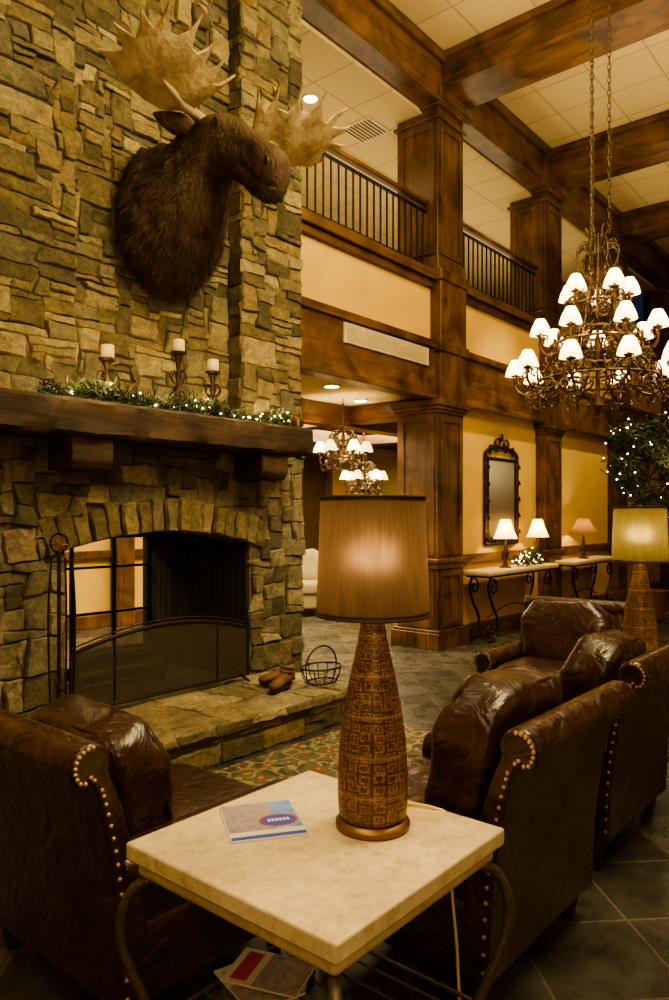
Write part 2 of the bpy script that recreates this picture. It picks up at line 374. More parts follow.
v=thing('wall_vent','long cream slotted air grille on the wood beam below the balcony','vent',(5.72,4.13,2.92))
MB().box(-.68,-.015,0,.68,0,.18).box(-.66,-.02,.005,.66,0,.02).box(-.66,-.02,.16,.66,0,.175).build('vent_frame','white',v,False)
sl=MB()
for k in range(7): sl.box(-.64,-.022,.03+k*.018,.64,-.012,.038+k*.018)
sl.build('grille','tantrav',v,False)
def reclight(x,y,z,label,e,spot=130,tgt=None):
    t=thing('recessed_light',label,'ceiling light',(x,y,z),0,'recessed ceiling lights')
    MB().lathe([(.09,.004),(.09,-.012),(.07,-.012),(.065,.004)],24,cap=False).build('light_trim','white',t)
    MB().lathe([(.068,.004),(.068,-.014)],24).build('lens','bulb',t)
    slight((x,y,z-.03),tgt or (x,y,0),e,spot,(1,.78,.43),.06)
reclight(5.58,5.0,5.62,'round recessed downlight in the gallery ceiling beside the chimney top',50)
reclight(5.5,4.65,2.66,'recessed downlight in the low ceiling just left of the nearest column',110)
reclight(6.4,5.0,2.66,'recessed downlight in the low ceiling close to the nearest column',110)
reclight(8.2,5.2,5.62,'recessed downlight over the second gallery bay',50)
cv=thing('ceiling_vent','square metal air vent in the gallery ceiling','vent',(6.42,4.95,5.62))
MB().box(-.2,-.2,-.015,.2,.2,0).build('vent_frame','white',cv,False)
g=MB()
for k in range(8): g.box(-.17,-.165+k*.045,-.022,.17,-.15+k*.045,-.012)
g.build('grille','iron',cv,False)

# ---------------------------------------------------------------- stonework
PAL=[(.215,.170,.085),(.275,.220,.115),(.155,.128,.070),(.33,.265,.145),(.235,.205,.125),(.27,.195,.095),(.125,.105,.060),(.38,.315,.175),(.23,.185,.095),(.175,.155,.105)]
def stone_quad(mb,lay,O,U,V,N,cs,depth,col,gap=.001,n=(6,5)):
    cx=sum(c[0] for c in cs)/4; cy=sum(c[1] for c in cs)/4
    lu=(Vector(cs[1])-Vector(cs[0])).length; lv=(Vector(cs[3])-Vector(cs[0])).length
    cs=[(c[0]+(cx-c[0])*min(.3,gap*2/max(lu,.01)),c[1]+(cy-c[1])*min(.3,gap*2/max(lv,.01))) for c in cs]
    def par(L,k):
        e=min(.14,.008/max(L,.02)); return [0,e]+[e+(1-2*e)*i/k for i in range(1,k)]+[1-e,1]
    su=par(lu,n[0]-2); sv=par(lv,n[1]-2); tu=rnd.uniform(-.014,.014); tv=rnd.uniform(-.012,.012); base=depth*rnd.uniform(.2,1.0)
    rows=[]; sd=rnd.uniform(0,50)
    for b,t in enumerate(sv):
        row=[]
        for a,s in enumerate(su):
            x=(cs[0][0]*(1-s)+cs[1][0]*s)*(1-t)+(cs[3][0]*(1-s)+cs[2][0]*s)*t
            y=(cs[0][1]*(1-s)+cs[1][1]*s)*(1-t)+(cs[3][1]*(1-s)+cs[2][1]*s)*t
            edge=a in (0,len(su)-1) or b in (0,len(sv)-1)
            nzv=noise.noise(Vector((x*9,y*9,sd)))*.011+noise.noise(Vector((x*30,y*30,sd)))*.009
            h=.001+max(0,base-.013)*.7 if edge else max(.004,base+nzv+tu*(s-.5)+tv*(t-.5))
            q=Vector((x*16,y*16,3.3)); x+=noise.noise(q)*.013; y+=noise.noise(q+Vector((7,7,7)))*.010
            vt=mb.bm.verts.new(O+U*x+V*y+N*h); vt[lay]=(*col,1); row.append(vt)
        rows.append(row)
    for b in range(len(rows)-1):
        for a in range(len(rows[0])-1): mb.bm.faces.new((rows[b][a],rows[b][a+1],rows[b+1][a+1],rows[b+1][a]))
def stonewall(mb,lay,O,U,V,N,W,H,cell=.048,wch=(2,3,3,4,5,5,6,7),hch=(1,1,1,2,2,2,3,4),depth=.030,mask=None,grey=0,gap=.001):
    O,U,V,N=map(Vector,(O,U,V,N)); nu=max(1,round(W/cell)); nv=max(1,round(H/cell)); cu=W/nu; cv=H/nv; occ={}; J={}
    def P(i,j):
        if (i,j) not in J:
            jx=rnd.uniform(-.48,.48)*cu if 0<i<nu else 0; jy=rnd.uniform(-.25,.25)*cv if 0<j<nv else 0; J[(i,j)]=(i*cu+jx,j*cv+jy)
        return J[(i,j)]
    ok=lambda i,j: i<nu and j<nv and (i,j) not in occ and not(mask and mask((i+.5)*cu,(j+.5)*cv))
    for j in range(nv):
        for i in range(nu):
            if not ok(i,j): continue
            w0=rnd.choice(wch); h0=rnd.choice(hch); w=1
            while w<w0 and ok(i+w,j): w+=1
            if i+w==nu-1 and ok(i+w,j): w+=1
            h=1
            while h<h0 and all(ok(i+a,j+h) for a in range(w)): h+=1
            for a in range(w):
                for b in range(h): occ[(i+a,j+b)]=1
            c=rnd.choice(PAL); k=rnd.uniform(.75,1.25); gm=sum(c)/3
            c=tuple((x*(1-grey)+gm*grey)*k for x in c)
            stone_quad(mb,lay,O,U,V,N,[P(i,j),P(i+w,j),P(i+w,j+h),P(i,j+h)],depth,c,gap,n=(w+5,h+5))
fp=thing('stone_fireplace','tall fieldstone chimney with arched see-through firebox and raised hearth','fireplace',(3.02,3.95,0))
FO=Vector((3.02,3.95,0))
def L(p): return Vector(p)-FO
cx0,cx1,ox0,ox1=1.72,4.32,2.285,3.75
core=MB()
def cb(x0,y0,z0,x1,y1,z1): core.box(x0-FO.x,y0-FO.y,z0,x1-FO.x,y1-FO.y,z1)
cb(cx0,3.964,0,ox0,5.25,1.32); cb(ox1,3.964,0,cx1,5.25,1.32); cb(cx0,3.964,1.32,cx1,5.25,2.03)
cb(cx0,4.124,2.03,cx1,5.25,6.14); cb(cx0,3.979,2.03,2.35,4.13,6.14); cb(3.69,3.979,2.03,cx1-.02,4.13,6.14)
Ra=2.75; zc=-1.46; xm=3.0175
arc=[(xm-FO.x+Ra*math.sin(a),zc+Ra*math.cos(a)) for a in [R(-15.45+i*30.9/16) for i in range(17)]]
core.prism([(ox0-FO.x,1.33)]+arc+[(ox1-FO.x,1.33)],1,.0145,.25)
core.build('mortar_core','mortar',fp,False)
sm=MB(); lay=sm.bm.verts.layers.float_color.new('col')
def mlow(u,v):
    x=u+cx0; z=v
    if ox0<x<ox1 and z<1.3: return True
    return abs(x-xm)<.86 and z>1.1 and math.hypot(x-xm,z-zc)<Ra+.20
stonewall(sm,lay,L((cx0,3.965,0)),(1,0,0),(0,0,1),(0,-1,0),cx1-cx0,2.03,.064,(2,2,3,3,4),(1,2,2,3),.040,mlow,.35)
stonewall(sm,lay,L((cx0,3.98,2.03)),(1,0,0),(0,0,1),(0,-1,0),2.36-cx0,4.07)
stonewall(sm,lay,L((3.68,3.98,2.03)),(1,0,0),(0,0,1),(0,-1,0),cx1-3.68,4.07)
stonewall(sm,lay,L((2.36,4.125,2.03)),(1,0,0),(0,0,1),(0,-1,0),3.68-2.36,4.07)
stonewall(sm,lay,L((3.69,4.125,2.03)),(0,-1,0),(0,0,1),(-1,0,0),.15,4.07,.075,(2,),(1,2,2,3),.02)
stonewall(sm,lay,L((2.35,3.98,2.03)),(0,1,0),(0,0,1),(1,0,0),.15,4.07,.075,(2,),(1,2,2,3),.02)
stonewall(sm,lay,L((4.31,3.97,0)),(0,1,0),(0,0,1),(1,0,0),1.27,6.1,.09,(2,3,4),(1,2,2,3),.02)
nvs=17
for i in range(nvs):
    a0=R(-18+36*i/nvs); a1=R(-18+36*(i+1)/nvs); pts=[]
    ro=Ra+.21+rnd.uniform(-.015,.02)
    for a,r in ((a0,Ra),(a1,Ra),(a1,ro),(a0,ro)): pts.append((xm-FO.x+r*math.sin(a),zc+r*math.cos(a)))
    c=rnd.choice(PAL[:5]); k=rnd.uniform(.95,1.15); stone_quad(sm,lay,Vector((0,.010,0)),Vector((1,0,0)),Vector((0,0,1)),Vector((0,-1,0)),pts,.065,tuple(x*k for x in c),.004,n=(5,6))
sm.build('stone_facing','stone',fp,True,ang=45)
hm=MB(); hl=hm.bm.verts.layers.float_color.new('col')
stonewall(hm,hl,L((1.0,3.17,0)),(1,0,0),(0,0,1),(0,-1,0),3.02,.18,.06,(3,4,5,6),(1,2),.02)
stonewall(hm,hl,L((4.0,3.17,0)),(0,1,0),(0,0,1),(1,0,0),.78,.18,.06,(3,4,5),(1,2),.02)
PS=PAL; PAL=[(.28,.235,.145),(.36,.30,.19),(.22,.19,.12),(.31,.245,.14),(.40,.335,.215)]
stonewall(hm,hl,L((.98,3.13,.222)),(1,0,0),(0,1,0),(0,0,1),3.06,.85,.085,(3,4,5),(2,3,4),.018,gap=.005)
stonewall(hm,hl,L((.98,3.135,.175)),(1,0,0),(0,0,1),(0,-1,0),3.06,.055,.055,(5,6,8),(1,),.015,gap=.004)
PAL=PS
hm.build('hearth','stone',fp,True,ang=40)
hc=MB(); hc.box(1.0-FO.x,3.1705-FO.y,0,4.0-FO.x,.02,.17).box(1.0-FO.x,3.1355-FO.y,.17,4.02-FO.x,.02,.2215); hc.build('hearth_core','mortar',fp,False)
fb=MB(); fb.box(ox0-FO.x,0.03,.0,ox0-FO.x+.01,1.3,1.32).box(ox1-FO.x-.01,.03,0,ox1-FO.x,1.3,1.32).box(ox0-FO.x,.03,.0,ox1-FO.x,1.3,.2).box(ox0-FO.x,.26,1.25,ox1-FO.x,1.3,1.33)
fb.build('firebox_liner','sootbrick',fp,False)
gd=MB(); xx0,xx1=ox0-FO.x,ox1-FO.x
for x in (xx0,-.37,0,.37,xx1-.03): gd.box(x,1.2,.2,x+.026,1.225,1.25)
for z in (.2,.62,.98,1.22): gd.box(xx0,1.2,z,xx1,1.225,z+.02)
gd.build('firebox_back_grille','blackiron',fp,False)
lg=MB()
for k,(y,z,x0,x1) in enumerate(((.55,.30,-.35,.35),(.70,.30,-.3,.38),(.62,.41,-.32,.3))):
    lg.tube([(x0,y,z),(x0*.3,y+.02,z+.01),(x1,y-.02,z)],[.05,.058,.048],10)
lg.build('fire_logs','foot',fp)
gt=MB()
for x in (-.3,0,.3): gt.tube([(x,.42,.34),(x,.44,.235),(x,.82,.235)],.012,6)
gt.tube([(-.35,.5,.24),(.35,.5,.24)],.012,6); gt.build('fire_grate','blackiron',fp)
def beam(mb,x0,x1,y0,y1,z0,z1,n=70):
    rings=[]
    for i in range(n+1):
        x=x0+(x1-x0)*i/n; row=[]
        for (y,z) in ((y0,z0+.02),(y0,z0+(z1-z0)*.35),(y0,z0+(z1-z0)*.68),(y0,z1-.02),(y0+.02,z1),((y0+y1)/2,z1),(y1,z1),(y1,z0),((y0+y1)/2,z0),(y0+.02,z0)):
            f=noise.noise(Vector((x*4,y*7,z*11)))*.016+noise.noise(Vector((x*14,y*9,z*19)))*.009
            row.append((x,y+(f if y<y1 else 0),z+(f*.6 if z<z1 else 0)))
        rings.append(row)
    mb.loft(rings)
mt=MB(); beam(mt,1.5-FO.x,4.07-FO.x,3.62-FO.y,.03,1.835,2.035); mt.build('mantel_shelf','mantel',fp,True,ang=40)
for x in (2.16,3.60):
    MB().prism([(-.28,1.84),(-.28,1.70),(-.25,1.655),(.02,1.655),(.02,1.84)],0,x-FO.x,x-FO.x+.26).build('corbel','mantel',fp,False,.012)

fs=thing('fire_screen','black arched mesh fire screen standing across the firebox opening','fire screen',(2.93,3.83,.25))
top=[(x/10*.68,0,.46-.10*(abs(x)/10)**2) for x in range(-10,11)]
f=MB().tube([(-.68,0,.02)]+top+[(.68,0,.02)],.013,8).tube([(-.68,0,.03),(.68,0,.03)],.012,8).tube([(x,0,z+.03) for x,_,z in top],.006,6)
for x in (-.4,.4): f.tube([(x,0,.02),(x,0,.43)],.008,6)
for x in (-.6,.6): f.tube([(x,-.1,.006),(x,0,.04),(x,.06,.006)],.009,6)
f.build('screen_frame','darkbronze',fs)
MB().prism([(-.68,.03)]+[(x,z) for x,_,z in top]+[(.68,.03)],1,-.002,.002).build('mesh_panel','mesh',fs,False)
ft=thing('fireplace_tool_set','iron fireplace tool set with tall loop stand at the left of the firebox','fireplace tools',(2.10,3.70,.25))
MB().lathe([(.11,0),(.11,.015),(.03,.03),(.012,.04)],20).build('base','darkbronze',ft)
MB().tube([(0,0,.03),(0,0,.95)],.01).tube(spiral((0,0,1.0),.05,.05,-PI/2,3*PI/2,20),.007,6).build('stand_pole','darkbronze',ft)
st=MB()
for k in range(8):
    a=k*PI/4; st.tube([(0,-.01,.99),(.045*math.cos(a),-.01,.99+.045*math.sin(a))],[.010,.003],5)
st.build('star_finial','brass2',ft)
MB().tube([(-.07,0,.9),(.07,0,.9)],.006,6).build('hook_bar','darkbronze',ft)
for x,n in ((-.06,'poker'),(.06,'shovel'),(0.02,'brush')):
    t=MB().tube(spl([(x,-.03,.92),(x*1.3,-.03,.6),(x*1.1,-.03,.12)]),.006,6)
    if n=='poker': t.tube(spl([(x*1.1,-.03,.12),(x*1.1-.03,-.03,.08),(x*1.1-.04,-.03,.14)]),.006,6)
    if n=='shovel': t.box(x-.045,-.04,.02,x+.045,-.03,.14)
    if n=='brush': t.lathe([(.012,.16),(.03,.1),(.035,.03)],12,(x,-.03,0))
    t.build(n,'darkbronze',ft)
bk=thing('wire_basket','small black wire basket with arched handle on the right end of the hearth','basket',(3.84,3.34,.25))
b=MB(); ring=lambda r,ry,z,n=24:[(r*math.cos(2*PI*i/n),ry*math.sin(2*PI*i/n),z) for i in range(n)]
b.tube(ring(.12,.09,.008),.006,6,True).tube(ring(.16,.12,.11),.007,6,True)
for k in range(12):
    a=2*PI*k/12; b.tube([(.12*math.cos(a),.09*math.sin(a),.008),(.15*math.cos(a),.11*math.sin(a),.05),(.16*math.cos(a),.12*math.sin(a),.11)],.004,5)
for k in range(-2,3): b.tube([(-.11,k*.03,.008),(.11,k*.03,.008)],.003,5)
b.build('basket_frame','blackiron',bk)
MB().tube([(.16*math.cos(a),0,.11+.14*math.sin(a)) for a in [PI*i/14 for i in range(15)]],.006,6).build('handle','blackiron',bk)
def ell(c,ax,ay,n=14): return [Vector(c)+Vector(ax)*math.cos(2*PI*i/n)+Vector(ay)*math.sin(2*PI*i/n) for i in range(n)]
def shoe(label,loc,rz):
    t=thing('slipper',label,'shoe',loc,rz,'pair of slippers on the hearth')
    rg=[ell((x,0,z),(0,w,0),(0,0,h)) for x,w,h,z in ((-.13,.02,.02,.04),(-.125,.032,.035,.045),(-.08,.037,.042,.052),(0,.036,.036,.046),(.06,.044,.030,.04),(.11,.042,.026,.036),(.145,.03,.02,.032),(.155,.012,.012,.03))]
    MB().loft(rg).build('upper','boot',t)
    MB().loft([ell((x,0,z),(.15,0,0),(0,.045,0),24) for x,z in ((0,0),(0.003,.014))]).build('sole','foot',t)
    MB().tube([(-.08+.055*math.cos(2*PI*i/16),.034*math.sin(2*PI*i/16),.09+.012*math.cos(2*PI*i/16)) for i in range(16)],.009,6,True).build('collar','boot',t)
    return t
shoe('tan slipper lying nearer the firebox on the hearth',(3.55,3.44,.25),R(200))
shoe('tan slipper lying nearer the wire basket on the hearth',(3.66,3.58,.25),R(170))

# ---------------------------------------------------------------- foliage helpers
def foliage(mb,fn,n,Ln,w):
    for _ in range(n):
        p=Vector(fn()); d=Vector((rnd.gauss(0,1),rnd.gauss(0,1),rnd.gauss(0,1)+.3)).normalized()
        s=d.orthogonal().normalized(); s.rotate(Matrix.Rotation(rnd.uniform(0,6.28),3,d)); l=Ln*rnd.uniform(.6,1.3)
        a=mb.bm.verts.new(p-s*w*.4); b=mb.bm.verts.new(p+s*w*.4); c=mb.bm.verts.new(p+d*l*.5+s*w); e=mb.bm.verts.new(p+d*l); f=mb.bm.verts.new(p+d*l*.5-s*w)
        mb.bm.faces.new((a,b,c,e,f))
def lights(mb,fn,n,r=.008):
    for _ in range(n): mb.ball(fn(),r,6,4)
gl=thing('mantel_garland','lit evergreen garland with tiny white lights along the mantel top','garland',(2.95,3.74,2.04))
def gf(sp=.026):
    t=rnd.uniform(-.92,.98); return (t,rnd.gauss(0,.030),max(.008,.038+.026*math.sin(t*9)+rnd.gauss(0,sp)-.018*(t>.5)))
g=MB(); foliage(g,gf,4200,.055,.004); g.tube([(-.92,0,.03),(-.4,.02,.05),(0,0,.04),(.5,.02,.05),(.98,0,.03)],.010,6); g.build('greenery','needle',gl,False)
g=MB(); lights(g,lambda:(lambda p:(p[0],p[1]-.03,p[2]+.015))(gf()),40,.0062); g.build('string_lights','bulb',gl,stuff=True)
for x in (-.75,-.55,-.2,.15,.5,.8): plight((x,-.05,.13),2.8,(1,.70,.30),.04,gl)
for k,(x,z) in enumerate(((1.0,.03),(1.05,.035),(.93,.04))):
    pc=MB()
    for i in range(7): pc.lathe([(.008,-.03+i*.01),(.026-abs(i-2)*.0035,-.027+i*.01),(.006,-.018+i*.01)],10,(x,-.05-.02*k,z+.0))
    pc.build('pinecone','boot',gl)
def holder(x,y,h,label,cl,rz=0):
    t=thing('candle_holder',label,'candle holder',(x,y,2.04),rz,'candle holders on the mantel')
    MB().lathe([(.055,0),(.055,.012),(.022,.028),(.016,.06),(.03,h*.35),(.034,h*.42),(.014,h*.5),(.024,h*.62),(.014,h*.72),(.018,h*.82),(.03,h-.03),(.03,h-.02)],18).build('stem','darkbronze',t)
    MB().lathe([(.02,h-.022),(.046,h-.014),(.052,h),(.044,h),(.03,h-.012)],20).build('dish','darkbronze',t)
    s=MB()
    for k in range(4):
        a=k*PI/2; q=spiral((0,0,h*.62),.045,.01,-1.6,4.5,16)
        s.tube([Matrix.Rotation(a,3,'Z')@(p+Vector((.03,0,0))) for p in q],.0055,5)
        s.tube([Matrix.Rotation(a,3,'Z')@(p+Vector((.035,0,0))) for p in spiral((0,0,h*.27),.035,.01,1.6,-4.5,16)],.005,5)
    s.build('scroll','darkbronze',t)
    c=thing('pillar_candle',cl,'candle',(x,y,2.04+h),0,'ivory pillar candles')
    MB().lathe([(.036,0),(.038,.004),(.038,.074),(.035,.078),(.02,.072)],20).build('wax','candle',c)
    MB().tube([(0,0,.07),(.002,0,.088)],.0015,5).build('wick','black',c)
holder(2.45,3.78,.27,'short iron candle holder farthest left on the mantel','ivory pillar candle farthest left on the mantel')
holder(2.98,3.80,.40,'tallest iron candle holder, in the middle of the mantel','ivory pillar candle on the tallest mantel holder')
holder(3.24,3.77,.31,'iron candle holder nearest the right end of the mantel','ivory pillar candle nearest the right end of the mantel')

# ---------------------------------------------------------------- moose
ms=thing('mounted_moose_head','brown mounted moose head with broad pale antlers on the stone chimney','moose head',(3.07,4.09,3.4))
# forward, z, tilt, half width, half height, x offset
RG=[(-.01,-.03,0,.27,.43,0),(.03,-.03,0,.34,.48,0),(.13,-.02,.05,.345,.455,0),(.25,.03,.22,.285,.40,0),(.35,.12,.35,.230,.335,0),(.43,.21,.32,.190,.275,.005),(.50,.275,.12,.168,.225,.012),(.57,.305,-.12,.158,.190,.02),(.64,.295,-.42,.140,.165,.03),(.71,.25,-.62,.118,.148,.042),(.775,.195,-.70,.106,.138,.055),(.84,.14,-.72,.107,.138,.068),(.90,.085,-.70,.118,.148,.08),(.955,.035,-.66,.124,.150,.092),(1.0,-.01,-.6,.108,.128,.10),(1.022,-.035,-.5,.06,.072,.104)]
rings=[]; N=40
def interp(k):
    i=min(int(k),len(RG)-2); t=k-i; a,b,c,d=[RG[max(0,min(len(RG)-1,i+q))] for q in (-1,0,1,2)]
    return [.5*((2*b[q])+(c[q]-a[q])*t+(2*a[q]-5*b[q]+4*c[q]-d[q])*t*t+(3*b[q]-a[q]-3*c[q]+d[q])*t**3) for q in range(6)]
def yawf(fw): return .28*max(0,min(1,(fw-.45)/.3))
K=75
for i in range(K+1):
    fw,z,tl,hw,hh,xo=interp(i/K*(len(RG)-1)); row=[]; yw=yawf(fw)
    for j in range(N):
        a=2*PI*j/N; ca,sa=math.cos(a),math.sin(a); x=hw*ca*(1-.12*sa*(sa<0)); q=hh*sa
        if .49<fw<.70: x*=1+.18*math.exp(-((sa-.55)/.2)**2)*math.sin((fw-.49)/.21*PI)
        if .66<fw<.90: x*=1-.16*math.exp(-((sa-.2)/.35)**2)*math.sin((fw-.66)/.24*PI)
        if fw>.80:
            mo=math.exp(-((sa+.45)/.09)**2); x*=1-.20*mo; q*=1-.10*mo
        if fw>.60 and sa<-.5: q*=1+.10*math.sin((fw-.6)*9)
        p=Vector((xo+x*math.cos(yw),-fw+x*math.sin(yw)+q*math.sin(tl),z+q*math.cos(tl)))
        am=.030 if fw<.45 else .007
        p+=Vector((ca,0,sa))*am*noise.noise(p*11)+Vector((ca,0,sa))*am*.6*noise.noise(p*26)
        row.append(p)
    rings.append(row)
mb=MB(); mb.loft(rings)
mb.loft([ell((0.02,-.40+k*.008,-.02-k*.05),(.06*w,0,0),(0,.07*w,0),10) for k,w in ((-2,1),(0,1.3),(2,1.1),(3,.7),(4,.2))])
bmesh.ops.recalc_face_normals(mb.bm,faces=mb.bm.faces)
fl=[f for f in mb.bm.faces if len(f.verts)==4]; cards=[]
ar=[f.calc_area() for f in fl]
for f in rnd.choices(fl,ar,k=32000):
    vs=[v.co for v in f.verts]; a,b2=rnd.random(),rnd.random()
    p=vs[0].lerp(vs[1],a).lerp(vs[3].lerp(vs[2],a),b2); n=f.normal
    if p.y<-.95: continue
    ln=.017 if p.y<-.58 else (.040 if p.y<-.42 else .075)
    d=(Vector((rnd.gauss(0,.3),.45,-.85))+n*rnd.uniform(.15,.75)).normalized()
    s=d.cross(n); s=s.normalized()*.0034 if s.length>1e-5 else Vector((.003,0,0)); cards.append((p-s,p+s,p+d*ln*rnd.uniform(.6,1.3)))
for c in cards: mb.bm.faces.new([mb.bm.verts.new(q) for q in c])
mb.build('head','fur',ms,True,ang=70)
def hp(k,ang,off=0):
    fw,z,tl,hw,hh,xo=interp(k); yw=yawf(fw); ca,sa=math.cos(ang),math.sin(ang); x=(hw+off)*ca; q=(hh+off)*sa
    return Vector((xo+x*math.cos(yw),-fw+x*math.sin(yw)+q*math.sin(tl),z+q*math.cos(tl)))
for s in (-1,1):
    av=(lambda d: R(d) if s>0 else PI-R(d))
    MB().ball(hp(7.7,av(26),.0),.020,14,9).build('eye','black',ms)
    ec=hp(7.7,av(26),.006)
    MB().tube([ec+Vector((s*.004,.028*math.cos(t),.019*math.sin(t))) for t in [2*PI*i/14 for i in range(14)]],.009,6,True).build('eyelid','fur',ms)
    MB().ball(hp(13,av(16),-.010),.028,12,8,(.6,.8,1.2)).build('nostril','black',ms)
    rr=[(0,.035,.022),(.05,.060,.028),(.12,.070,.022),(.19,.052,.015),(.25,.022,.008),(.27,.006,.004)]
    dr=Vector((s*.86,.22 if s<0 else -.15,.10 if s<0 else .12)).normalized(); up=Vector((0,-.75,.65)); sd=dr.cross(up).normalized(); nn=sd.cross(dr)
    MB().loft([ell(Vector((s*.13+.02,-.47,.38))+dr*k,nn*w,sd*h,14) for k,w,h in rr]).build('ear','fur',ms)
    out=[(.12,.03),(.12,.14),(.09,.28),(.06,.44),(.12,.31),(.17,.28),(.20,.38),(.20,.51),(.225,.38),(.25,.33),(.31,.33),(.345,.42),(.35,.56),(.37,.42),(.41,.35),(.48,.35),(.52,.43),(.55,.55),(.56,.42),(.60,.33),(.66,.30),(.72,.36),(.80,.44),(.755,.32),(.75,.24),(.81,.25),(.92,.28),(.83,.17),(.80,.10),(.87,.09),(.98,.07),(.86,.01),(.80,-.04),(.84,-.09),(.92,-.17),(.80,-.16),(.73,-.18),(.6,-.20),(.45,-.19),(.3,-.13),(.2,-.05),(.13,-.03)]
    bm=bmesh.new(); fc=bm.faces.new([bm.verts.new((x,y,0)) for x,y in out]); bmesh.ops.triangulate(bm,faces=[fc])
    bmesh.ops.subdivide_edges(bm,edges=bm.edges,cuts=3,use_grid_fill=True)
    Uv=Vector((s*.9,-.12,.20 if s<0 else .15)).normalized(); Vv=Vector((0,-.80,.40)); Vv=(Vv-Uv*Vv.dot(Uv)).normalized(); Nn=Uv.cross(Vv)
    if Nn.z<0: Nn=-Nn
    bu=Vector((s*.11+.02,-.50,.46)); us=.76 if s<0 else 1.08
    def mp(u,v):
        u*=us; v*=.76; c=.24*(u-.33)**2+.55*v*v*(1 if v>0 else .8)-.04+.014*math.sin(u*23+v*9)
        return bu+Uv*u+Vv*v+Nn*c
    for v in bm.verts: v.co=mp(v.co.x,v.co.y)
    a=MB(); a.bm.free(); a.bm=bm; o=a.build('antler','antler',ms,True,ang=60)
    so=o.modifiers.new('solid','SOLIDIFY'); so.thickness=.018; so.offset=0
    so=o.modifiers.new('bev','BEVEL'); so.width=.006; so.segments=2
    MB().tube([Vector((s*.06+.02,-.50,.38)),bu,mp(.1,0),mp(.2,0),mp(.34,.02),mp(.48,.03)],[.046,.038,.032,.03,.022,.008],12).build('antler_beam','antler',ms)

